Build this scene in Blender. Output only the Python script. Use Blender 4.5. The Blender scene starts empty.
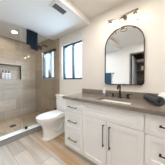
import bpy, bmesh, math, random
from mathutils import Vector, Matrix
random.seed(4)
S = bpy.context.scene
C = S.collection
PI = math.pi

# ------------------------------------------------------------------ camera, world, exposure
CAM_LOC = Vector((1.2645, -1.5903, 1.1734))
YAW, PITCH, FPX = 0.67176, 0.02024, 93.555
cam = bpy.data.cameras.new('camera')
camo = bpy.data.objects.new('camera', cam); C.objects.link(camo)
camo.location = CAM_LOC
camo.rotation_euler = (PI / 2 - PITCH, 0, YAW)
cam.sensor_fit = 'HORIZONTAL'; cam.sensor_width = 36.0
cam.lens = FPX / 165.0 * 36.0
cam.clip_start = 0.02
S.camera = camo

world = bpy.data.worlds.new('sky'); S.world = world
world.use_nodes = True
wn, wlk = world.node_tree.nodes, world.node_tree.links
bg = wn['Background']
SKY = 0.42
_tc = wn.new('ShaderNodeTexCoord'); _sp = wn.new('ShaderNodeSeparateXYZ'); _rp = wn.new('ShaderNodeMapRange'); _mx = wn.new('ShaderNodeMix')
_mx.data_type = 'RGBA'
_mx.inputs[6].default_value = (0.16, 0.15, 0.13, 1)        # ground below the horizon
_mx.inputs[7].default_value = (0.86, 0.94, 1.0, 1)         # bright hazy sky
_rp.inputs['From Min'].default_value = -0.06; _rp.inputs['From Max'].default_value = 0.0
wlk.new(_tc.outputs['Generated'], _sp.inputs[0]); wlk.new(_sp.outputs[2], _rp.inputs[0])
wlk.new(_rp.outputs[0], _mx.inputs[0]); wlk.new(_mx.outputs[2], bg.inputs[0])
bg.inputs[1].default_value = SKY
BULB, FILL_CAN, SHOWER_CAN = 14.0, 66.0, 48.0
DAY = 12.0                                                 # watts of daylight per window

S.view_settings.view_transform = 'Standard'
S.view_settings.look = 'None'
S.view_settings.gamma = 1.0
S.view_settings.use_curve_mapping = False
S.view_settings.exposure = 1.8
S.cycles.use_denoising = True
S.cycles.max_bounces = 10
S.cycles.diffuse_bounces = 6
S.cycles.transparent_max_bounces = 16
S.cycles.caustics_reflective = False
S.cycles.caustics_refractive = False

def daylight(loc, sx, sy, watts, tilt=0.35, spread=PI):
    l = bpy.data.lights.new('window_daylight', 'AREA'); l.shape = 'RECTANGLE'
    l.size = sx; l.size_y = sy; l.energy = watts; l.spread = spread; l.color = (0.58, 0.79, 1.0)
    o = bpy.data.objects.new('window_daylight', l); C.objects.link(o)
    o.location = loc; o.rotation_euler = (-PI / 2 + tilt, 0, 0)
daylight((-0.352, 0.30, 1.74), 0.676, 0.88, DAY)
daylight((-1.37, 0.30, 1.767), 0.66, 0.865, DAY, 0.7, 1.9)

# ------------------------------------------------------------------ materials
def new_mat(name):
    m = bpy.data.materials.new(name); m.use_nodes = True
    n = m.node_tree.nodes; l = m.node_tree.links
    return m, n, l, n['Principled BSDF']

def mat(name, col, rough=0.5, metal=0.0, noise=0.0, scale=20.0, bump=0.0, bscale=200.0, stretch=(1, 1, 1), spec=0.5, coat=0.0):
    m, n, l, p = new_mat(name)
    p.inputs['Base Color'].default_value = (*col, 1)
    p.inputs['Roughness'].default_value = rough
    p.inputs['Metallic'].default_value = metal
    p.inputs['Specular IOR Level'].default_value = spec
    p.inputs['Coat Weight'].default_value = coat
    tc = n.new('ShaderNodeTexCoord'); mp = n.new('ShaderNodeMapping')
    mp.inputs['Scale'].default_value = stretch
    l.new(tc.outputs['Object'], mp.inputs[0])
    nz = n.new('ShaderNodeTexNoise'); nz.inputs['Scale'].default_value = scale; nz.inputs['Detail'].default_value = 6
    l.new(mp.outputs[0], nz.inputs['Vector'])
    rp = n.new('ShaderNodeMapRange')
    rp.inputs['From Min'].default_value = 0.3; rp.inputs['From Max'].default_value = 0.7
    rp.inputs['To Min'].default_value = 1 - noise; rp.inputs['To Max'].default_value = 1 + noise
    l.new(nz.outputs['Fac'], rp.inputs['Value'])
    vm = n.new('ShaderNodeVectorMath'); vm.operation = 'SCALE'
    vm.inputs[0].default_value = col
    l.new(rp.outputs[0], vm.inputs['Scale'])
    l.new(vm.outputs[0], p.inputs['Base Color'])
    if bump:
        b2 = n.new('ShaderNodeTexNoise'); b2.inputs['Scale'].default_value = bscale; b2.inputs['Detail'].default_value = 3
        l.new(tc.outputs['Object'], b2.inputs['Vector'])
        bp = n.new('ShaderNodeBump'); bp.inputs['Strength'].default_value = bump; bp.inputs['Distance'].default_value = 0.004
        l.new(b2.outputs['Fac'], bp.inputs['Height']); l.new(bp.outputs[0], p.inputs['Normal'])
    return m

def emit(name, col, s):
    m, n, l, p = new_mat(name)
    p.inputs['Base Color'].default_value = (*col, 1)
    p.inputs['Emission Color'].default_value = (*col, 1)
    p.inputs['Emission Strength'].default_value = s
    return m

def clear_glass(name, tint=(1, 1, 1), refl=1.0):
    m, n, l, p = new_mat(name); n.remove(p)
    out = n['Material Output']
    t = n.new('ShaderNodeBsdfTransparent'); t.inputs[0].default_value = (*tint, 1)
    g = n.new('ShaderNodeBsdfGlossy'); g.inputs['Roughness'].default_value = 0.02
    ge = n.new('ShaderNodeNewGeometry'); dt = n.new('ShaderNodeVectorMath'); dt.operation = 'DOT_PRODUCT'
    l.new(ge.outputs['Normal'], dt.inputs[0]); l.new(ge.outputs['Incoming'], dt.inputs[1])
    def mth(op, a, b=None):
        q = n.new('ShaderNodeMath'); q.operation = op
        for i, x in enumerate((a, b)):
            if x is None: continue
            if isinstance(x, (int, float)): q.inputs[i].default_value = x
            else: l.new(x, q.inputs[i])
        return q.outputs[0]
    fr = mth('ADD', mth('MULTIPLY', mth('POWER', mth('SUBTRACT', 1.0, mth('ABSOLUTE', dt.outputs['Value'])), 5.0), 0.96), 0.04)
    mx = n.new('ShaderNodeMixShader')
    l.new(mth('MULTIPLY', fr, refl), mx.inputs[0])
    l.new(t.outputs[0], mx.inputs[1]); l.new(g.outputs[0], mx.inputs[2]); l.new(mx.outputs[0], out.inputs[0])
    return m

def brick(name, c1, c2, mortar, w, h, msize, axes, rough, grain=0.12, gscale=(1.5, 30, 30), offset=0.5, bias=0.0, c3=None, spec=0.4, shift=(0, 0, 0)):
    """planks / tiles: axes = which object axes run along the course and across it"""
    m, n, l, p = new_mat(name)
    tc = n.new('ShaderNodeTexCoord'); sp = n.new('ShaderNodeSeparateXYZ'); cb = n.new('ShaderNodeCombineXYZ')
    ad = n.new('ShaderNodeVectorMath'); ad.inputs[1].default_value = shift
    l.new(tc.outputs['Object'], ad.inputs[0]); l.new(ad.outputs[0], sp.inputs[0])
    l.new(sp.outputs[axes[0]], cb.inputs[0]); l.new(sp.outputs[axes[1]], cb.inputs[1])
    bt = n.new('ShaderNodeTexBrick'); bt.offset = offset; bt.squash = 1.0
    bt.inputs['Scale'].default_value = 1.0
    bt.inputs['Color1'].default_value = (*c1, 1); bt.inputs['Color2'].default_value = (*c2, 1)
    bt.inputs['Mortar'].default_value = (*mortar, 1)
    bt.inputs['Mortar Size'].default_value = msize; bt.inputs['Mortar Smooth'].default_value = 0.1
    bt.inputs['Brick Width'].default_value = w; bt.inputs['Row Height'].default_value = h
    bt.inputs['Bias'].default_value = bias
    l.new(cb.outputs[0], bt.inputs['Vector'])
    mp = n.new('ShaderNodeMapping'); mp.inputs['Scale'].default_value = gscale
    l.new(tc.outputs['Object'], mp.inputs[0])
    nz = n.new('ShaderNodeTexNoise'); nz.inputs['Scale'].default_value = 1.0; nz.inputs['Detail'].default_value = 8
    nz.inputs['Distortion'].default_value = 0.6
    l.new(mp.outputs[0], nz.inputs['Vector'])
    rp = n.new('ShaderNodeMapRange'); rp.inputs['From Min'].default_value = 0.3; rp.inputs['From Max'].default_value = 0.7
    rp.inputs['To Min'].default_value = 1 - grain; rp.inputs['To Max'].default_value = 1 + grain
    l.new(nz.outputs['Fac'], rp.inputs['Value'])
    src = bt.outputs['Color']
    if c3:
        n3 = n.new('ShaderNodeTexNoise'); n3.inputs['Scale'].default_value = 1.0; n3.inputs['Detail'].default_value = 4
        m3 = n.new('ShaderNodeMapping'); m3.inputs['Scale'].default_value = [g * 0.45 for g in gscale]; m3.inputs['Location'].default_value = (3.1, 1.7, 0.4)
        l.new(tc.outputs['Object'], m3.inputs[0]); l.new(m3.outputs[0], n3.inputs['Vector'])
        r3 = n.new('ShaderNodeMapRange'); r3.inputs['From Min'].default_value = 0.40; r3.inputs['From Max'].default_value = 0.60
        l.new(n3.outputs['Fac'], r3.inputs['Value'])
        mx = n.new('ShaderNodeMix'); mx.data_type = 'RGBA'
        mx.inputs[7].default_value = (*c3, 1)
        rw = n.new('ShaderNodeMapRange'); rw.inputs['From Min'].default_value = -1.02; rw.inputs['From Max'].default_value = -.74
        rw.inputs['To Min'].default_value = 0.12; rw.inputs['To Max'].default_value = 1.0
        l.new(sp.outputs[1], rw.inputs['Value'])
        mw = n.new('ShaderNodeMath'); mw.operation = 'MULTIPLY'; l.new(r3.outputs[0], mw.inputs[0]); l.new(rw.outputs[0], mw.inputs[1])
        l.new(mw.outputs[0], mx.inputs[0]); l.new(src, mx.inputs[6]); src = mx.outputs[2]
    vm = n.new('ShaderNodeVectorMath'); vm.operation = 'SCALE'
    l.new(src, vm.inputs[0]); l.new(rp.outputs[0], vm.inputs['Scale'])
    l.new(vm.outputs[0], p.inputs['Base Color'])
    p.inputs['Roughness'].default_value = rough
    p.inputs['Specular IOR Level'].default_value = spec
    return m

M = {}
M['wall'] = mat('warm_white_paint', (0.75, 0.705, 0.65), 0.75, noise=0.015, scale=3, bump=0.06, bscale=250)
M['ceiling'] = mat('ceiling_paint', (0.82, 0.81, 0.79), 0.85, noise=0.01, scale=3, bump=0.05, bscale=200)
M['trim'] = mat('white_trim_paint', (0.84, 0.83, 0.81), 0.4)
M['floor'] = brick('wood_planks', (0.44, 0.385, 0.335), (0.62, 0.57, 0.52), (0.20, 0.16, 0.125), 1.25, 0.19, 0.0024, (0, 1), 0.42,
                   0.13, (1.1, 16, 16), 0.37, 0.0, (0.46, 0.30, 0.17))
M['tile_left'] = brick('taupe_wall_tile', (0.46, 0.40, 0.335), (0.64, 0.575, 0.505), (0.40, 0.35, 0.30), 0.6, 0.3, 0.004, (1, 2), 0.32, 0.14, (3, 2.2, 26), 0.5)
M['tile_back'] = brick('taupe_wall_tile_window_side', (0.33, 0.255, 0.185), (0.42, 0.33, 0.245), (0.28, 0.22, 0.165), 0.6, 0.3, 0.003, (0, 2), 0.32, 0.09, (2.2, 3, 26), 0.5)  # same tile as the left wall, its backlit shade put into the colour
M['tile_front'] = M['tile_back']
M['shower_floor'] = brick('shower_floor_tile', (0.36, 0.26, 0.17), (0.44, 0.33, 0.225), (0.28, 0.21, 0.145), 0.9, 0.15, 0.002, (0, 1), 0.4, 0.12, (2, 18, 18))
M['curb'] = brick('curb_tile', (0.33, 0.31, 0.295), (0.40, 0.375, 0.35), (0.28, 0.26, 0.24), 0.6, 0.3, 0.002, (1, 2), 0.4, 0.15, (8, 3, 24))
M['quartz_white'] = mat('white_quartz', (0.80, 0.80, 0.79), 0.25, noise=0.02, scale=8)
M['metal_edge'] = mat('dark_edge_metal', (0.06, 0.055, 0.05), 0.4, 0.8)
M['counter'] = mat('taupe_quartz', (0.235, 0.197, 0.163), 0.14, noise=0.10, scale=60, spec=0.5)
M['cabinet'] = mat('white_cabinet_lacquer', (0.88, 0.88, 0.88), 0.35, noise=0.008, scale=4)
M['plinth'] = mat('grey_plinth', (0.42, 0.40, 0.375), 0.5)
M['shadowgap'] = mat('cabinet_carcass', (0.55, 0.53, 0.50), 0.6)
M['bronze'] = mat('dark_bronze', (0.028, 0.023, 0.020), 0.35, 0.7, noise=0.1, scale=30)
M['frame_black'] = mat('matt_dark_frame', (0.030, 0.027, 0.025), 0.75, 0.0, spec=0.15)
M['black'] = mat('matt_black', (0.016, 0.016, 0.017), 0.45, 0.2)
M['black_blue'] = mat('dark_window_frame', (0.045, 0.068, 0.095), 0.35, 0.2)
M['grey_frame'] = mat('blue_grey_window_frame', (0.085, 0.11, 0.135), 0.6, spec=0.2)
M['grey_mullion'] = mat('taupe_window_mullion', (0.10, 0.085, 0.07), 0.6, spec=0.2)
M['nickel'] = mat('aged_nickel', (0.20, 0.175, 0.145), 0.38, 0.9, noise=0.08, scale=30)
M['chrome'] = mat('chrome', (0.75, 0.75, 0.75), 0.12, 1.0)
M['porcelain'] = mat('porcelain', (0.87, 0.865, 0.85), 0.12, noise=0.004, scale=4, coat=0.3)
M['seat'] = mat('white_plastic_seat', (0.88, 0.88, 0.87), 0.2)
M['mirror'] = mat('mirror_silver', (0.93, 0.94, 0.94), 0.0, 1.0)
M['pane'] = clear_glass('window_glass', (0.97, 0.99, 1.0))
M['shower_glass'] = clear_glass('shower_glass', (0.965, 0.975, 0.965), 1.0)
M['glass_edge'] = mat('polished_glass_edge', (0.62, 0.70, 0.66), 0.3)
M['lamp_rim'] = mat('thick_glass_rim', (0.16, 0.14, 0.11), 0.3)
M['lamp_glass'] = clear_glass('lamp_glass', (0.97, 0.96, 0.94), 0.35)
M['bulb'] = emit('bulb_glow', (1.0, 0.80, 0.58), BULB)
M['can'] = emit('downlight_glow', (1.0, 0.972, 0.94), FILL_CAN)  # glow of the ceiling lamps added out of view to brighten the room
M['shower_can'] = emit('shower_downlight_glow', (1.0, 0.83, 0.62), SHOWER_CAN)
M['navy'] = mat('navy_terry', (0.013, 0.020, 0.029), 0.95, noise=0.35, scale=90, bump=0.8, bscale=350, spec=0.1)
M['blue_terry'] = mat('blue_terry', (0.035, 0.075, 0.125), 0.95, noise=0.3, scale=60, bump=0.8, bscale=350, spec=0.1)
M['charcoal'] = mat('charcoal_terry', (0.075, 0.077, 0.082), 0.95, noise=0.35, scale=70, bump=0.9, bscale=300, spec=0.1)
M['navy_plastic'] = mat('navy_plastic', (0.010, 0.022, 0.050), 0.3)
M['white_plastic'] = mat('white_plastic', (0.82, 0.82, 0.81), 0.35)
M['grey_plastic'] = mat('grey_plastic', (0.13, 0.125, 0.12), 0.4)
M['label_grey'] = mat('label_print', (0.33, 0.33, 0.33), 0.6)
M['label_blue'] = mat('blue_grey_label', (0.22, 0.25, 0.32), 0.5)
M['tissue'] = mat('tissue_paper', (0.90, 0.89, 0.87), 0.9)
M['darkwood'] = mat('dark_closet_wood', (0.17, 0.13, 0.10), 0.5, noise=0.3, scale=6, stretch=(1, 6, 20))
M['door'] = mat('pale_blue_grey_door', (0.50, 0.55, 0.59), 0.4)
M['linen'] = mat('folded_linen', (0.70, 0.68, 0.64), 0.9, bump=0.5)
M['vent_dark'] = mat('vent_slats', (0.36, 0.37, 0.37), 0.5)
M['vent_back'] = mat('vent_duct', (0.10, 0.10, 0.10), 0.7)

# ------------------------------------------------------------------ mesh helpers
def box(bm, x0, x1, y0, y1, z0, z1, bevel=0.0):
    r = bmesh.ops.create_cube(bm, size=1.0)
    vs = r['verts']
    for v in vs:
        v.co = Vector((x0 + (v.co.x + .5) * (x1 - x0), y0 + (v.co.y + .5) * (y1 - y0), z0 + (v.co.z + .5) * (z1 - z0)))
    if bevel:
        es = list({e for v in vs for e in v.link_edges})
        bmesh.ops.bevel(bm, geom=es, offset=bevel, segments=2, profile=0.5, affect='EDGES')

def ring(bm, pts):
    return [bm.verts.new(p) for p in pts]

def loft(bm, rings, cap0=True, cap1=True):
    R = [ring(bm, r) for r in rings]
    n = len(R[0])
    for a, b in zip(R, R[1:]):
        for i in range(n):
            bm.faces.new((a[i], a[(i + 1) % n], b[(i + 1) % n], b[i]))
    if cap0: bm.faces.new(list(reversed(R[0])))
    if cap1: bm.faces.new(R[-1])

def lathe(bm, prof, origin=(0, 0, 0), axis=(0, 0, 1), n=20, cap0=True, cap1=True):
    """prof: (radius, height) along the axis"""
    a = Vector(axis).normalized(); q = Vector((0, 0, 1)).rotation_difference(a); o = Vector(origin)
    loft(bm, [[o + q @ Vector((r * math.cos(2 * PI * i / n), r * math.sin(2 * PI * i / n), h)) for i in range(n)] for r, h in prof], cap0, cap1)

def tube(bm, pts, r, n=10):
    pts = [Vector(p) for p in pts]; rs = r if isinstance(r, (list, tuple)) else [r] * len(pts)
    up = None; rings = []
    for i, p in enumerate(pts):
        t = (pts[min(i + 1, len(pts) - 1)] - pts[max(i - 1, 0)]).normalized()
        if up is None:
            up = t.orthogonal().normalized()
        up = (up - t * up.dot(t)).normalized(); sd = t.cross(up)
        rings.append([p + rs[i] * (math.cos(2 * PI * k / n) * up + math.sin(2 * PI * k / n) * sd) for k in range(n)])
    loft(bm, rings)

def curve_pts(pts, n=8):
    """Catmull-Rom through the points"""
    P = [Vector(p) for p in pts]; P = [P[0] * 2 - P[1]] + P + [P[-1] * 2 - P[-2]]; out = []
    for i in range(1, len(P) - 2):
        for k in range(n):
            t = k / n; a, b, c, d = P[i - 1:i + 3]
            out.append(.5 * ((2 * b) + (c - a) * t + (2 * a - 5 * b + 4 * c - d) * t * t + (3 * b - a - 3 * c + d) * t ** 3))
    out.append(P[-2]); return out

def rrect(cx, cy, hx, hy, r, z, n=5):
    out = []
    for sx, sy, a0 in ((1, 1, 0), (-1, 1, PI / 2), (-1, -1, PI), (1, -1, 1.5 * PI)):
        for k in range(n + 1):
            a = a0 + PI / 2 * k / n
            out.append((cx + sx * (hx - r) + r * math.cos(a), cy + sy * (hy - r) + r * math.sin(a), z))
    return out

def obj(name, bm, m, parent=None, smooth=False, bevel=0.0):
    """link one mesh; the geometry is given in world space and is moved under its parent"""
    bmesh.ops.recalc_face_normals(bm, faces=bm.faces)
    me = bpy.data.meshes.new(name)
    off = Vector((0, 0, 0)); p = parent
    while p is not None:
        off += p.location; p = p.parent
    bmesh.ops.translate(bm, vec=-off, verts=bm.verts)
    if smooth:
        for f in bm.faces: f.smooth = True
    bm.to_mesh(me); bm.free()
    me.materials.append(m if not isinstance(m, str) else M[m])
    o = bpy.data.objects.new(name, me); C.objects.link(o)
    if parent is not None: o.parent = parent
    if smooth:
        try:
            me.set_sharp_from_angle(angle=math.radians(40))
        except Exception:
            pass
    if bevel:
        b = o.modifiers.new('bevel', 'BEVEL'); b.width = bevel; b.segments = 2; b.limit_method = 'ANGLE'
    return o

def tag(o, label, cat, group=None):
    o['label'] = label; o['category'] = cat
    if group: o['group'] = group
    return o

def thing(name, loc, label, cat, group=None):
    o = bpy.data.objects.new(name, None); C.objects.link(o); o.location = loc
    return tag(o, label, cat, group)

def BM(): return bmesh.new()

def boxes(name, lst, m, parent=None, bevel=0.0):
    bm = BM()
    for b in lst: box(bm, *b)
    return obj(name, bm, m, parent, bevel=bevel)

def structure(o, label=None):
    o['kind'] = 'structure'
    if label: o['label'] = label
    return o

def holed(axis_pairs, u0, u1, v0, v1, holes):
    """rectangles (in u,v) that tile [u0,u1]x[v0,v1] minus the holes"""
    us = sorted({u0, u1, *[h[0] for h in holes], *[h[1] for h in holes]})
    vs = sorted({v0, v1, *[h[2] for h in holes], *[h[3] for h in holes]})
    out = []
    for a, b in zip(us, us[1:]):
        for c, d in zip(vs, vs[1:]):
            if not any(a >= h[0] - 1e-6 and b <= h[1] + 1e-6 and c >= h[2] - 1e-6 and d <= h[3] + 1e-6 for h in holes):
                out.append((a, b, c, d))
    return out

# ------------------------------------------------------------------ room shell
XL, XR, YF = -2.156, 2.10, -2.10
ZC, ZL = 2.43, 2.305
TX = -0.787                              # where the tile ends on the window wall
W1 = (-0.69, -0.014, 1.20, 2.08)
W2 = (-1.70, -1.04, 1.235, 2.10)
NI = (-1.02, -0.463, 1.222, 1.642)       # niche in y, z
OP = (0.545, 1.42, 0.0, 2.085)           # closet opening in the front wall

structure(boxes('floor', [(-0.95, XR + .1, YF - 1.0, .12, -.05, 0)], 'floor'))
structure(boxes('floor_shower', [(XL, -0.95, YF, 0, -.05, .05)], 'shower_floor'))
structure(boxes('ceiling', [(XL - .1, XR + .1, YF - 1.0, .12, ZC, ZC + .08)], 'ceiling'))
structure(boxes('ceiling_soffit', [(-1.03, 0.18, YF, 0, ZL, ZC)], 'ceiling', bevel=0.003))
wb = [(a, b, 0, .12, c, d) for a, b, c, d in holed(0, TX, XR + .1, 0, ZC, [W1])]
structure(boxes('wall_back', wb, 'wall'))
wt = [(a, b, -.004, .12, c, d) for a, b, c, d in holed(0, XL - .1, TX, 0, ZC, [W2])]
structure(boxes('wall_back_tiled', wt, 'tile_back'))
wl = [(XL - .1, XL, a, b, c, d) for a, b, c, d in holed(0, YF, 0, 0, ZC, [NI])]
wl.append((XL - .14, XL - .095, NI[0] - .02, NI[1] + .02, NI[2] - .02, NI[3] + .02))
structure(boxes('wall_left', wl, 'tile_left'))
structure(boxes('trim_1', [(XL - .09, XL + .004, NI[0] - .008, NI[0], NI[2] - .008, NI[3] + .008), (XL - .09, XL + .004, NI[1], NI[1] + .009, NI[2] - .008, NI[3] + .008),
                           (XL - .09, XL + .004, NI[0], NI[1], NI[2] - .006, NI[2]), (XL - .09, XL + .004, NI[0], NI[1], NI[3], NI[3] + .008)], 'nickel'))
structure(boxes('wall_right', [(XR, XR + .1, YF, 0, 0, ZC)], 'wall'))
wf = [(a, b, YF - .1, YF, c, d) for a, b, c, d in holed(0, -0.95, XR + .1, 0, ZC, [OP])]
structure(boxes('wall_front', wf, 'wall'))
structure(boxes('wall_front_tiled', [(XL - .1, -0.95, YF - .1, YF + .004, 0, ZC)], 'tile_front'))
structure(boxes('wall_closet', [(OP[0] - .15, OP[0] - .1, YF - .98, YF - .1, 0, ZC), (OP[1] + .1, OP[1] + .15, YF - .98, YF - .1, 0, ZC),
                                (OP[0] - .15, OP[1] + .15, YF - 1.03, YF - .98, 0, ZC)], 'darkwood'))
structure(boxes('baseboard_back', [(TX + .01, -.0, -.014, 0, 0, .10)], 'trim', bevel=.003))
structure(boxes('baseboard_front', [(-.87, OP[0] - .06, YF, YF + .014, 0, .10)], 'trim', bevel=.003))
structure(boxes('trim_2', [(OP[0] - .045, OP[0], YF - .1, YF + .018, 0, OP[3] + .045), (OP[1], OP[1] + .045, YF - .1, YF + .018, 0, OP[3] + .045),
                           (OP[0], OP[1], YF - .1, YF + .018, OP[3], OP[3] + .045)], 'darkwood', bevel=.003))

# shower curb
cu = bpy.data.objects.new('shower_curb', None); C.objects.link(cu); cu.location = (-.948, -1, 0)
structure(cu)
boxes('curb_front', [(-1.01, -.884, YF, 0, 0, .103)], 'curb', cu)
boxes('curb_cap', [(-1.016, -.878, YF, 0, .106, .122)], 'quartz_white', cu, bevel=.003)
boxes('edge_strip', [(-1.012, -.876, YF, 0, .100, .107)], 'metal_edge', cu)

# windows
def window(name, w, split, hw=.024, fm='black_blue', mm='black_blue'):
    x0, x1, z0, z1 = w; f = .040
    o = bpy.data.objects.new(name, None); C.objects.link(o); o.location = ((x0 + x1) / 2, .07, z0); structure(o)
    boxes('frame', [(x0, x0 + f, .055, .115, z0, z1), (x1 - f, x1, .055, .115, z0, z1), (x0 + f, x1 - f, .055, .115, z0, z0 + f), (x0 + f, x1 - f, .055, .115, z1 - f, z1)], fm, o, .003)
    boxes('mullion', [(split - hw, split + hw, (.06 if hw < .03 else .072), (.108 if hw < .03 else .100), z0 + f, z1 - f)], mm, o, .003)
    boxes('pane', [(x0 + f, split - hw, .083, .087, z0 + f, z1 - f)], 'pane', o)
    boxes('pane', [(split + hw, x1 - f, .090, .094, z0 + f, z1 - f)], 'pane', o)
    return o
window('window_1', W1, -0.345)
window('window_2', W2, -1.375, .072, 'grey_frame', 'grey_mullion')
structure(boxes('trim_3', [(W1[0] - .0, W1[1] + .0, -.008, .055, W1[2] - .016, W1[2])], 'trim', bevel=.003))
structure(boxes('trim_4', [(W2[0], W2[1], -.012, .055, W2[2] - .012, W2[2])], 'quartz_white', bevel=.002))

# ------------------------------------------------------------------ vanity
VX0, VX1, VY = 0.012, 1.575, -0.497       # carcass
v = thing('vanity_cabinet', (0.79, -.25, 0), 'white shaker vanity cabinet with black bar pulls, two doors between drawer stacks', 'cabinet')
boxes('carcass', [(a, b, c, d, .052, .868) for a, b, c, d in holed(0, VX0, VX1, VY, -.012, [(.55, 1.07, -.478, -.17)])] + [(.55, 1.07, -.478, -.17, .052, .60)], 'cabinet', v)
boxes('plinth', [(VX0 + .004, VX1 - .004, VY - .006, -.02, 0, .05)], 'plinth', v)
def shaker(name, x0, x1, z0, z1, rail=.055, parent=v):
    y0, y1, yp = VY - .021, VY - .001, VY - .007
    bm = BM()
    box(bm, x0, x0 + rail, y0, y1, z0, z1); box(bm, x1 - rail, x1, y0, y1, z0, z1)
    box(bm, x0 + rail, x1 - rail, y0, y1, z0, z0 + rail); box(bm, x0 + rail, x1 - rail, y0, y1, z1 - rail, z1)
    box(bm, x0 + rail - .002, x1 - rail + .002, yp, y1 - .001, z0 + rail - .002, z1 - rail + .002)
    return obj(name, bm, 'cabinet', parent, bevel=.0018)
def pull(a, b, parent):
    a, b = Vector(a), Vector(b); d = (b - a).normalized(); up = Vector((0, 1, 0))
    bm = BM()
    y = VY - .046
    p = lambda q, yy: (q.x, yy, q.z)
    tube(bm, [p(a - d * .008, y), p(b + d * .008, y)], .0058, 8)
    for q in (a + d * .004, b - d * .004):
        tube(bm, [p(q, y), p(q, VY - .019)], .006, 8)
        tube(bm, [p(q, VY - .023), p(q, VY - .0205)], .0095, 10)
    o = obj('pull', bm, 'bronze', parent, smooth=True); o['label'] = 'dark bronze bar pull'
g = .003
ZR = [(.058, .375), (.375, .665), (.665, .862)]
for x0, x1, px in ((VX0, .406, .208), (1.175, VX1, 1.375)):
    for (z0, z1), pz in zip(ZR, (.220, .514, .746 if px < 1 else .770)):
        d = shaker('drawer', x0 + (.001 if x0 < .1 else .006), x1 - (.006 if x0 < .1 else .001), z0 + g, z1 - g, .045 if z1 > .8 else .05)
        pull((px - .082, 0, pz), (px + .082, 0, pz), d)
shaker('false_drawer_front', .406 + g, 1.175 - g, .675 + g, .862 - g, .05)
for x0, x1, px in ((.406, .7905, .748), (.7905, 1.175, .829)):
    d = shaker('door', x0 + g, x1 - g, .058 + g, .675 - g, .058)
    pull((px, 0, .355), (px, 0, .615), d)

ct = thing('countertop', (.8, -.275, .87), 'taupe quartz countertop with low backsplash on the white vanity', 'countertop')
SK = (.585, 1.035, -.462, -.190)          # sink cut-out
boxes('slab', [(a, b, c, d, .870, .910) for a, b, c, d in holed(0, 0, 1.60, -.552, -.001, [SK])], 'counter', ct)
boxes('backsplash', [(0.004, 1.60, -.021, -.001, .910, 1.002)], 'counter', ct, bevel=.0015)

sk = thing('sink', (.81, -.326, .74), 'white rectangular undermount basin set into the taupe countertop', 'sink')
bm = BM()
cx, cy = (SK[0] + SK[1]) / 2, (SK[2] + SK[3]) / 2; hx, hy = (SK[1] - SK[0]) / 2, (SK[3] - SK[2]) / 2
loft(bm, [rrect(cx, cy, hx + .012, hy + .012, .03, .869), rrect(cx, cy, hx + .006, hy + .006, .03, .8695), rrect(cx, cy, hx - .004, hy - .004, .035, .845),
          rrect(cx, cy, hx - .014, hy - .014, .045, .775), rrect(cx, cy, hx - .05, hy - .05, .05, .757), rrect(cx, cy + .02, .03, .03, .0299, .752)], False, True)
obj('basin', bm, 'porcelain', sk, smooth=True)
bm = BM(); lathe(bm, [(.022, 0), (.022, .004), (.014, .006)], (cx, cy + .02, .752)); obj('drain', bm, 'bronze', sk, smooth=True)

fa = thing('faucet', (.822, -.10, .91), 'dark bronze widespread faucet behind the sink with tall arched spout', 'faucet')
bm = BM()
fx, fy = .822, -.105
lathe(bm, [(.027, .9105), (.027, .918), (.019, .926), (.014, .940), (.0135, 1.02)], (fx, fy, 0), n=18)
tube(bm, curve_pts([(fx, fy, 1.01), (fx, fy, 1.06), (fx, fy - .012, 1.092), (fx, fy - .045, 1.108), (fx, fy - .085, 1.098), (fx, fy - .108, 1.066), (fx, fy - .112, 1.045)], 6), .0125, 12)
obj('spout', bm, 'bronze', fa, smooth=True)
for s, hx_ in ((-1, .712), (1, .932)):
    bm = BM()
    lathe(bm, [(.025, .9105), (.025, .918), (.018, .925), (.016, .955), (.019, .962), (.017, .972)], (hx_, fy, 0), n=18)
    tube(bm, [(hx_, fy, .966), (hx_ + s * .03, fy - .004, .972), (hx_ + s * .062, fy - .01, .980)], [.009, .0075, .006], 10)
    obj('handle', bm, 'bronze', fa, smooth=True)

# ------------------------------------------------------------------ mirror
mi = thing('arched_mirror', (.829, -.005, 1.107), 'arched wall mirror with thin dark metal frame above the sink', 'mirror')
MX, MW, MB_, MT = .829, .297, 1.107, 2.030
def arch(hw, zb, zt, rb, n=28):
    pts = []
    rt = hw
    for k in range(n + 1):
        a = PI * k / n
        pts.append((MX + hw * math.cos(a), zt - rt + rt * math.sin(a)))
    for k in range(7):
        a = PI + PI / 2 * k / 6; pts.append((MX - hw + rb + rb * math.cos(a), zb + rb + rb * math.sin(a)))
    for k in range(7):
        a = 1.5 * PI + PI / 2 * k / 6; pts.append((MX + hw - rb + rb * math.cos(a), zb + rb + rb * math.sin(a)))
    return pts
out_, in_ = arch(MW, MB_, MT, .045), arch(MW - .010, MB_ + .010, MT - .010, .036)
bm = BM()
A = [[(x, y, z) for x, z in pts] for pts, y in ((in_, -.020), (in_, -.032), (out_, -.032), (out_, -.002))]
loft(bm, A, False, False)
obj('frame', bm, 'frame_black', mi, smooth=True)
bm = BM(); inn = arch(MW - .008, MB_ + .008, MT - .008, .037)
loft(bm, [[(x, -.004, z) for x, z in inn], [(x, -.021, z) for x, z in inn]])
obj('mirror_glass', bm, 'mirror', mi)

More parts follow.
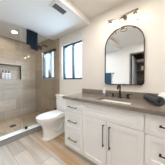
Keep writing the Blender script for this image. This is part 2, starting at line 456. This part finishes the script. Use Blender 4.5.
# ------------------------------------------------------------------ vanity light
vl = thing('vanity_light', (.83, -.01, 2.17), 'three bulb nickel bar light with clear glass shades above the mirror', 'light')
LX, LY = .832, -.085
bm = BM(); lathe(bm, [(.055, 0), (.055, .012), (.046, .020), (.016, .024), (.015, .075)], (LX, -.001, 2.155), (0, -1, 0), 24)
obj('wall_plate', bm, 'nickel', vl, smooth=True)
boxes('bar', [(.612, 1.052, LY - .010, LY + .010, 2.154, 2.174)], 'nickel', vl, bevel=.002)
for sx in (.652, .832, 1.012):
    bm = BM()
    lathe(bm, [(.012, 2.155), (.012, 2.138), (.026, 2.132), (.030, 2.095), (.027, 2.092)], (sx, LY, 0), n=18)
    so = obj('socket', bm, 'nickel', vl, smooth=True)
    bm = BM()
    lathe(bm, [(.031, 2.110), (.034, 2.095), (.046, 2.055), (.050, 2.003), (.047, 2.003), (.043, 2.055), (.032, 2.092)], (sx, LY, 0), n=24, cap0=False, cap1=False)
    obj('shade', bm, 'lamp_glass', so, smooth=True)
    bm = BM(); lathe(bm, [(.0450, 2.005), (.0535, 2.005), (.0535, 1.9970), (.0450, 1.9970), (.0450, 2.005)], (sx, LY, 0), n=24, cap0=False, cap1=False)
    obj('shade_rim', bm, 'lamp_rim', so, smooth=True)
    bm = BM()
    lathe(bm, [(.004, 2.050), (.015, 2.0525), (.025, 2.060), (.029, 2.070), (.027, 2.080), (.018, 2.090), (.013, 2.096)], (sx, LY, 0), n=12)
    obj('bulb', bm, 'bulb', so, smooth=True)

# ------------------------------------------------------------------ toilet
TXC = -.474
to = thing('toilet', (TXC, -.4, 0), 'white two piece toilet with closed lid beside the vanity', 'toilet')
def bowl_outline(z, yf, yb, hw, hb, ym=-.50, n=14):
    pts = []
    for k in range(n + 1):            # front half, from +x side round the nose to the -x side
        a = -PI * k / n
        pts.append((TXC + hw * math.cos(a), ym + (ym - yf) * math.sin(a), z))
    for t in (.25, .5, .75, 1.0):
        e = t * t * (3 - 2 * t)
        pts.append((TXC - (hw + (hb - hw) * e), ym + (yb - ym) * t, z))
    for t in (1.0, .75, .5, .25):
        e = t * t * (3 - 2 * t)
        pts.append((TXC + (hw + (hb - hw) * e), ym + (yb - ym) * t, z))
    return pts
bm = BM()
loft(bm, [bowl_outline(z, yf, yb, hw, hb, ym) for z, yf, yb, hw, hb, ym in (
    (.0, -.665, -.12, .118, .105, -.50), (.022, -.668, -.12, .121, .107, -.50), (.035, -.652, -.125, .108, .098, -.50), (.10, -.642, -.13, .100, .088, -.50),
    (.20, -.648, -.13, .103, .082, -.50), (.27, -.668, -.12, .122, .085, -.50), (.32, -.705, -.10, .148, .10, -.50), (.365, -.742, -.06, .172, .13, -.50),
    (.40, -.760, -.04, .184, .16, -.50), (.420, -.764, -.035, .186, .17, -.50), (.424, -.755, -.04, .178, .165, -.50))])
for s in (-1, 1):                     # trapway relief on both flanks
    tube(bm, curve_pts([(TXC + s * .062, -.56, .27), (TXC + s * .072, -.46, .19), (TXC + s * .072, -.38, .12), (TXC + s * .068, -.30, .13), (TXC + s * .062, -.25, .22),
                        (TXC + s * .062, -.20, .27), (TXC + s * .066, -.16, .20), (TXC + s * .07, -.145, .06)], 5), .047, 10)
obj('bowl', bm, 'porcelain', to, smooth=True)
bm = BM()
loft(bm, [bowl_outline(z, yf, -.235, hw, .15, -.50) for z, yf, hw in ((.426, -.760, .181), (.430, -.768, .188), (.440, -.768, .188), (.444, -.762, .183))])
obj('seat', bm, 'seat', to, smooth=True)
bm = BM()
loft(bm, [bowl_outline(z, yf, -.225, hw, .155, -.50) for z, yf, hw in ((.447, -.766, .186), (.450, -.772, .191), (.462, -.772, .191), (.469, -.760, .182), (.473, -.72, .15), (.4745, -.62, .08))])
obj('lid', bm, 'seat', to, smooth=True)
for s in (-1, 1):
    bm = BM(); lathe(bm, [(.014, -.025), (.014, .025)], (TXC + s * .075, -.222, .452), (1, 0, 0), 12)
    obj('hinge', bm, 'seat', to, smooth=True)
bm = BM()
tcy = -.113
loft(bm, [rrect(TXC, tcy, .175, .072, .03, .424), rrect(TXC, tcy, .192, .083, .035, .445), rrect(TXC, tcy, .206, .090, .035, .62), rrect(TXC, tcy, .214, .094, .035, .795)])
obj('tank', bm, 'porcelain', to, smooth=True)
bm = BM()
loft(bm, [rrect(TXC, tcy, .214, .094, .035, .797), rrect(TXC, tcy, .226, .103, .036, .802), rrect(TXC, tcy, .227, .104, .036, .822), rrect(TXC, tcy, .219, .096, .034, .833), rrect(TXC, tcy, .17, .06, .03, .836)])
obj('tank_lid', bm, 'porcelain', to, smooth=True)
bm = BM()
lathe(bm, [(.014, 0), (.014, .012)], (TXC - .15, -.205, .745), (0, -1, 0), 14)
tube(bm, [(TXC - .15, -.219, .745), (TXC - .10, -.223, .740), (TXC - .075, -.223, .737)], [.007, .006, .0075], 8)
obj('flush_lever', bm, 'chrome', to, smooth=True)

# ------------------------------------------------------------------ shower
GX = -.948
gp = thing('shower_glass_panel', (GX, -.43, .122), 'frameless clear glass shower screen standing on the curb', 'shower screen')
boxes('pane', [(GX - .005, GX + .005, -.852, -.012, .128, 2.262)], 'shower_glass', gp, bevel=.001)
def clamp(y0, y1, z0, z1):
    boxes('clamp', [(GX - .014, GX - .0055, y0, y1, z0, z1), (GX + .0055, GX + .014, y0, y1, z0, z1), (GX - .014, GX + .014, y0, y1, z0, z0 + .006) if z0 < .2 else (GX - .014, GX + .014, y1 - .006, y1, z0, z1)], 'black', gp, .0015)
boxes('polished_edge', [(GX - .005, GX + .005, -.8545, -.8522, .128, 2.262), (GX - .005, GX + .005, -.8545, -.012, 2.2622, 2.2645)], 'glass_edge', gp)
clamp(-.80, -.752, .1225, .172)
clamp(-.055, -.005, 2.00, 2.05)
clamp(-.055, -.005, .36, .41)

# navy towel folded over the glass top
tw = thing('bath_towel', (GX, -.63, 2.26), 'navy blue towel draped over the top of the shower glass', 'towel')
def drape(x_off, y0, y1, zt, hem, ny=16, nz=22, th=.010, amp=.006, seed=0):
    rnd = random.Random(seed); ph = rnd.random() * 6
    bm = BM(); F = []; B = []
    for i in range(ny + 1):
        u = i / ny; y = y0 + (y1 - y0) * u; zb = hem(u)
        f = []; b = []
        for j in range(nz + 1):
            t = j / nz; z = zt - (zt - zb) * t
            w = amp * math.sin(u * 15 + ph + 2.0 * t) * min(1, t * 3) + amp * .5 * math.sin(u * 31 + ph * 2 + t) * min(1, t * 3)
            yy = y + .010 * t * (u - .5)
            f.append(bm.verts.new((x_off + th / 2 + w, yy, z))); b.append(bm.verts.new((x_off - th / 2 + w, yy, z)))
        F.append(f); B.append(b)
    for i in range(ny):
        for j in range(nz):
            bm.faces.new((F[i][j], F[i + 1][j], F[i + 1][j + 1], F[i][j + 1])); bm.faces.new((B[i][j], B[i][j + 1], B[i + 1][j + 1], B[i + 1][j]))
    for i in range(ny):
        for r in (0, nz): bm.faces.new((F[i][r], B[i][r], B[i + 1][r], F[i + 1][r]))
    for j in range(nz):
        for r in (0, ny): bm.faces.new((F[r][j], F[r][j + 1], B[r][j + 1], B[r][j]))
    return bm
zt = 2.275
bm = drape(GX + .022, -.742, -.520, zt - .006, lambda u: 1.985 - .01 * u if u < .24 else (1.885 - .02 * (u - .24) + max(0, (.34 - u)) * .9), seed=3, amp=.005)
bm2 = drape(GX - .022, -.735, -.53, zt - .006, lambda u: 1.97 + .02 * u, seed=5, amp=.004)
for src in (bm2,):
    me = bpy.data.meshes.new('x'); src.to_mesh(me); src.free(); bm.from_mesh(me); bpy.data.meshes.remove(me)
# the fold over the edge
loft(bm, [[(GX + r * math.cos(a), y, zt - .012 + (r * .9) * math.sin(a)) for r, a in
           [(.027, PI * k / 8) for k in range(9)] + [(.012, PI * (8 - k) / 8) for k in range(9)]] for y in (-.742, -.69, -.63, -.57, -.520)])
obj('towel_cloth', bm, 'navy', tw, smooth=True)

sh = thing('shower_fixture', (-1.40, -.02, 2.2), 'dark bronze shower head on a short arm above the shower window', 'shower head')
bm = BM(); lathe(bm, [(.030, 0), (.028, .008), (.014, .012)], (-1.40, -.0045, 2.215), (0, -1, 0), 18); obj('flange', bm, 'bronze', sh, smooth=True)
bm = BM(); tube(bm, curve_pts([(-1.40, -.012, 2.215), (-1.40, -.09, 2.225), (-1.40, -.15, 2.205), (-1.40, -.185, 2.165)], 6), .013, 10); obj('arm', bm, 'bronze', sh, smooth=True)
bm = BM(); lathe(bm, [(.012, 0), (.018, .014), (.020, .026), (.074, .050), (.080, .060), (.078, .074), (.03, .078)], (-1.40, -.180, 2.172), (0, -.62, -.78), 24); obj('spray_head', bm, 'bronze', sh, smooth=True)

# bottles in the niche
for i, (y, lab) in enumerate(((-.905, 'white pump bottle in the shower niche, leftmost of three'), (-.833, 'white pump bottle in the shower niche, middle of three'), (-.761, 'white pump bottle in the shower niche, nearest the niche end'))):
    x = XL - .045
    t = thing('soap_bottle', (x, y, NI[2]), lab, 'bottle', 'white bottles in the shower niche')
    bm = BM(); z = NI[2]
    loft(bm, [rrect(x, y, .028, .028, .008, z + .001), rrect(x, y, .030, .030, .008, z + .006), rrect(x, y, .030, .030, .008, z + .175), rrect(x, y, .026, .026, .008, z + .183)])
    obj('bottle_body', bm, 'white_plastic', t, smooth=True)
    bm = BM()
    lathe(bm, [(.020, z + .184), (.022, z + .188), (.022, z + .212), (.009, z + .216), (.009, z + .236), (.017, z + .238), (.017, z + .250)], (x, y, 0), n=14)
    box(bm, x, x + .036, y - .006, y + .006, z + .239, z + .249)
    obj('pump', bm, 'grey_plastic', t, smooth=True)
    boxes('label_print', [(x + .0301, x + .0308, y - .016, y + .016, z + .116, z + .128)], 'label_grey', t)
    boxes('label_print', [(x + .0301, x + .0308, y - .014, y + .014, z + .052, z + .060)], 'label_grey', t)

# navy bottle on the shower sill
t = thing('shampoo_bottle', (-1.60, .015, W2[2]), 'small navy bottle standing on the shower window sill', 'bottle')
z = W2[2]
bx_, by_ = -1.585, .013
bm = BM(); loft(bm, [rrect(bx_, by_, hx_, hy_, .018, z + h_) for hx_, hy_, h_ in ((.062, .022, .001), (.068, .027, .006), (.068, .027, .075), (.050, .024, .092), (.020, .019, .100))]); obj('bottle_body', bm, 'navy_plastic', t, smooth=True)
bm = BM(); lathe(bm, [(.016, .101), (.016, .122), (.006, .124), (.006, .150), (.012, .151), (.012, .161)], (bx_, by_, z), n=14); box(bm, bx_ - .006, bx_ + .006, by_ - .038, by_, z + .152, z + .160); obj('pump', bm, 'black', t, smooth=True)

# shower drain, downlights, vent
t = thing('floor_drain', (-1.51, -.866, .05), 'small square dark drain in the shower floor', 'drain')
boxes('drain_frame', [(-1.565, -1.455, -.925, -.915, .0505, .056), (-1.565, -1.455, -.817, -.807, .0505, .056), (-1.565, -1.555, -.915, -.817, .0505, .056), (-1.465, -1.455, -.915, -.817, .0505, .056)], 'bronze', t)
boxes('grate', [(-1.555, -1.465, -.913 + i * .012, -.905 + i * .012, .0505, .0545) for i in range(8)], 'black', t)

def downlight(x, y, lab, m, r=.052, ZC=ZC):
    t = thing('recessed_downlight', (x, y, ZC), lab, 'light', 'recessed ceiling downlights')
    bm = BM(); lathe(bm, [(r, -.001), (r + .016, -.001), (r + .016, -.006), (r + .003, -.010), (r, -.009)], (x, y, ZC), n=28, cap0=False, cap1=False); obj('trim_ring', bm, 'trim', t, smooth=True)
    bm = BM(); lathe(bm, [(r, -.0015), (r, -.006), (r * .6, -.007)], (x, y, ZC), n=24); obj('lens', bm, m, t, smooth=True)
downlight(-1.633, -.771, 'small round recessed downlight glowing in the shower ceiling', 'shower_can')
downlight(-.45, -1.45, 'round recessed downlight in the lowered ceiling opposite the toilet', 'can', .06, ZL)  # this lamp and those below are added fill, outside the view
downlight(1.42, -.80, 'round recessed downlight in the high ceiling over the right end of the vanity', 'can', .06)
downlight(.62, -.62, 'round recessed downlight in the high ceiling over the sink', 'can', .06)
downlight(1.22, -1.62, 'round recessed downlight in the high ceiling before the closet opening', 'can', .06)
downlight(1.70, -1.70, 'round recessed downlight in the high ceiling near the closet wall', 'can', .06)

t = thing('ceiling_vent', (.047, -.64, ZL), 'white rectangular ceiling vent with grey slats near the soffit edge', 'vent')
vx0, vx1, vy0, vy1 = -.028, .122, -.775, -.510
boxes('frame', [(vx0, vx0 + .022, vy0, vy1, ZL - .010, ZL - .0005), (vx1 - .022, vx1, vy0, vy1, ZL - .010, ZL - .0005), (vx0 + .022, vx1 - .022, vy0, vy0 + .022, ZL - .010, ZL - .0005), (vx0 + .022, vx1 - .022, vy1 - .022, vy1, ZL - .010, ZL - .0005)], 'trim', t, .002)
boxes('back_plate', [(vx0 + .022, vx1 - .022, vy0 + .022, vy1 - .022, ZL - .003, ZL - .0005)], 'vent_back', t)
bm = BM()
for i in range(7):
    x = vx0 + .029 + i * .0155
    loft(bm, [[(x, y, ZL - .0035), (x + .010, y, ZL - .009), (x + .0105, y, ZL - .0083), (x + .0005, y, ZL - .0028)] for y in (vy0 + .022, vy1 - .022)])
obj('slat', bm, 'vent_dark', t)

# ------------------------------------------------------------------ things on the counter
t = thing('rolled_towel', (1.224, -.253, .91), 'charcoal grey rolled towel lying on the countertop right of the faucet', 'towel')
a, b = Vector((1.165, -.125, .963)), Vector((1.290, -.375, .961)); ax = (b - a).normalized(); sd = Vector((0, 0, 1)).cross(ax).normalized()
def spiral(turns=2.4, r0=.018, r1=.050, th=.0115, n=70):
    o_, i_ = [], []
    for k in range(n + 1):
        u = k / n; ang = 2 * PI * turns * u - 1.2; r = r0 + (r1 - r0) * u
        o_.append((r * math.cos(ang), r * math.sin(ang))); i_.append(((r - th) * math.cos(ang), (r - th) * math.sin(ang)))
    return o_ + i_[::-1]
sp = spiral(); bm = BM(); rings = []
for k in range(9):
    u = k / 8; c0 = a + (b - a) * u; s_ = 1.0 + .03 * math.sin(u * 9)
    rings.append([c0 + sd * (p[0] * s_) + Vector((0, 0, 1)) * (p[1] * s_) for p in sp])
R = [ring(bm, r) for r in rings]; n = len(sp)
for p, q in zip(R, R[1:]):
    for i in range(n): bm.faces.new((p[i], p[(i + 1) % n], q[(i + 1) % n], q[i]))
for r in (R[0], R[-1]):
    h = n // 2
    for i in range(h - 1): bm.faces.new((r[i], r[i + 1], r[n - 2 - i], r[n - 1 - i]))
obj('towel_cloth', bm, 'charcoal', t, smooth=True)

t = thing('tissue_box', (1.40, -.085, .91), 'white tissue box against the backsplash behind the rolled towel', 'tissue box')
bm = BM(); loft(bm, [rrect(1.405, -.085, .125, .058, .008, zz) for zz in (.9105, .990)] + [rrect(1.405, -.085, .121, .054, .008, .994)]); obj('carton', bm, 'white_plastic', t)
bm = BM()
rings = []
for k, (w_, d_, zz) in enumerate(((.038, .012, .9945), (.045, .016, 1.006), (.030, .012, 1.018), (.012, .006, 1.030))):
    rings.append([(1.335 + w_ * math.cos(2 * PI * i / 12) * (1 + .18 * math.sin(i * 2.3 + k)), -.085 + d_ * math.sin(2 * PI * i / 12) * (1 + .3 * math.sin(i * 1.7 + k)), zz + .004 * math.sin(i * 2.1 + k)) for i in range(12)])
loft(bm, rings); obj('tissue', bm, 'tissue', t, smooth=True)

t = thing('soap_dispenser', (.535, -.055, .91), 'small white bottle with a blue grey base standing before the backsplash', 'bottle')
bm = BM(); loft(bm, [rrect(.535, -.055, .020, .016, .006, zz) for zz in (.948, .952, 1.010)] + [rrect(.535, -.055, .014, .012, .006, 1.016)]); obj('bottle_body', bm, 'white_plastic', t, smooth=True)
bm = BM(); loft(bm, [rrect(.535, -.055, .0195, .0155, .006, zz) for zz in (.9105, .948)]); obj('base_band', bm, 'label_blue', t, smooth=True)
bm = BM(); lathe(bm, [(.009, 1.016), (.009, 1.026), (.003, 1.028), (.003, 1.046), (.007, 1.047), (.007, 1.053)], (.535, -.055, 0), n=12); box(bm, .531, .539, -.082, -.055, 1.047, 1.052); obj('pump', bm, 'white_plastic', t, smooth=True)

# ------------------------------------------------------------------ opposite wall, seen in the mirror
t = thing('towel_bar', (-.28, YF + .03, 1.46), 'black towel bar on the wall opposite the mirror', 'towel bar')
bm = BM(); tube(bm, [(-.50, YF + .06, 1.462), (-.062, YF + .06, 1.462)], .009, 10); obj('bar', bm, 'black', t, smooth=True)
for x in (-.49, -.075):
    bm = BM(); lathe(bm, [(.022, .0005), (.022, .008), (.010, .012), (.010, .062)], (x, YF, 1.462), (0, 1, 0), 14); obj('bracket', bm, 'black', t, smooth=True)
t = thing('hand_towel', (-.275, YF + .06, 1.46), 'blue hand towel hanging on the black bar opposite the mirror', 'towel')
bm = BM(); rings = []
for k in range(9):
    y0 = -.39 + .235 * k / 8; wv = .004 * math.sin(k * 1.9)
    pts = [(y0, YF + .082 + wv, .86), (y0, YF + .080 + wv, 1.2)] + [(y0, YF + .06 + .020 * math.cos(a_), 1.462 + .020 * math.sin(a_)) for a_ in [PI * i / 8 for i in range(9)]] + [(y0, YF + .040 + wv, 1.2), (y0, YF + .038 + wv, .90)]
    inn_ = [(y0, YF + .048 + wv, .90), (y0, YF + .049 + wv, 1.2)] + [(y0, YF + .06 + .011 * math.cos(a_), 1.462 + .011 * math.sin(a_)) for a_ in [PI - PI * i / 8 for i in range(9)]] + [(y0, YF + .071 + wv, 1.2), (y0, YF + .073 + wv, .86)]
    rings.append(pts + inn_)
R = [ring(bm, r) for r in rings]; n = len(rings[0])
for p, q in zip(R, R[1:]):
    for i in range(n): bm.faces.new((p[i], p[(i + 1) % n], q[(i + 1) % n], q[i]))
h = n // 2
for r in (R[0], R[-1]):
    for i in range(h - 1): bm.faces.new((r[i], r[i + 1], r[n - 2 - i], r[n - 1 - i]))
obj('towel_cloth', bm, 'blue_terry', t, smooth=True)

d = bpy.data.objects.new('door_1', None); C.objects.link(d); d.location = (OP[0] + .03, YF - .1, 0); structure(d)
boxes('door_slab', [(OP[0] + .012, OP[0] + .050, YF - .92, YF - .102, .01, OP[3] - .02)], 'door', d, .003)
bm = BM(); lathe(bm, [(.024, 0), (.024, .006), (.010, .010), (.010, .035), (.026, .042), (.026, .060), (.014, .066)], (OP[0] + .050, YF - .85, .98), (1, 0, 0), 16); obj('door_handle', bm, 'black', d, smooth=True)
cs = thing('closet_shelves', (1.0, YF - .8, 0), 'dark wood closet shelves beyond the opening seen in the mirror', 'shelves')
for zz in (.45, .82, 1.19, 1.55, 1.88):
    boxes('shelf', [(OP[0] - .095, OP[1] + .095, YF - .978, YF - .60, zz, zz + .03)], 'darkwood', cs, .002)
for k, (x, zz, w_, h_, lab) in enumerate(((.78, 1.911, .15, .10, 'pale folded linen stack on the top closet shelf'), (.90, 1.581, .13, .16, 'pale folded linen on the second closet shelf from the top'))):
    t = thing('folded_linen', (x, YF - .8, zz), lab, 'linen')
    n_ = 3
    for i in range(n_):
        bm = BM(); hh = h_ / n_
        loft(bm, [rrect(x + .004 * (i % 2), YF - .79, w_ - .012, .15, .02, zz + i * hh + .001), rrect(x + .004 * (i % 2), YF - .79, w_, .16, .02, zz + i * hh + hh * .4), rrect(x + .004 * (i % 2), YF - .79, w_ - .010, .15, .02, zz + (i + 1) * hh - .002)])
        obj('fold', bm, 'linen', t, smooth=True)
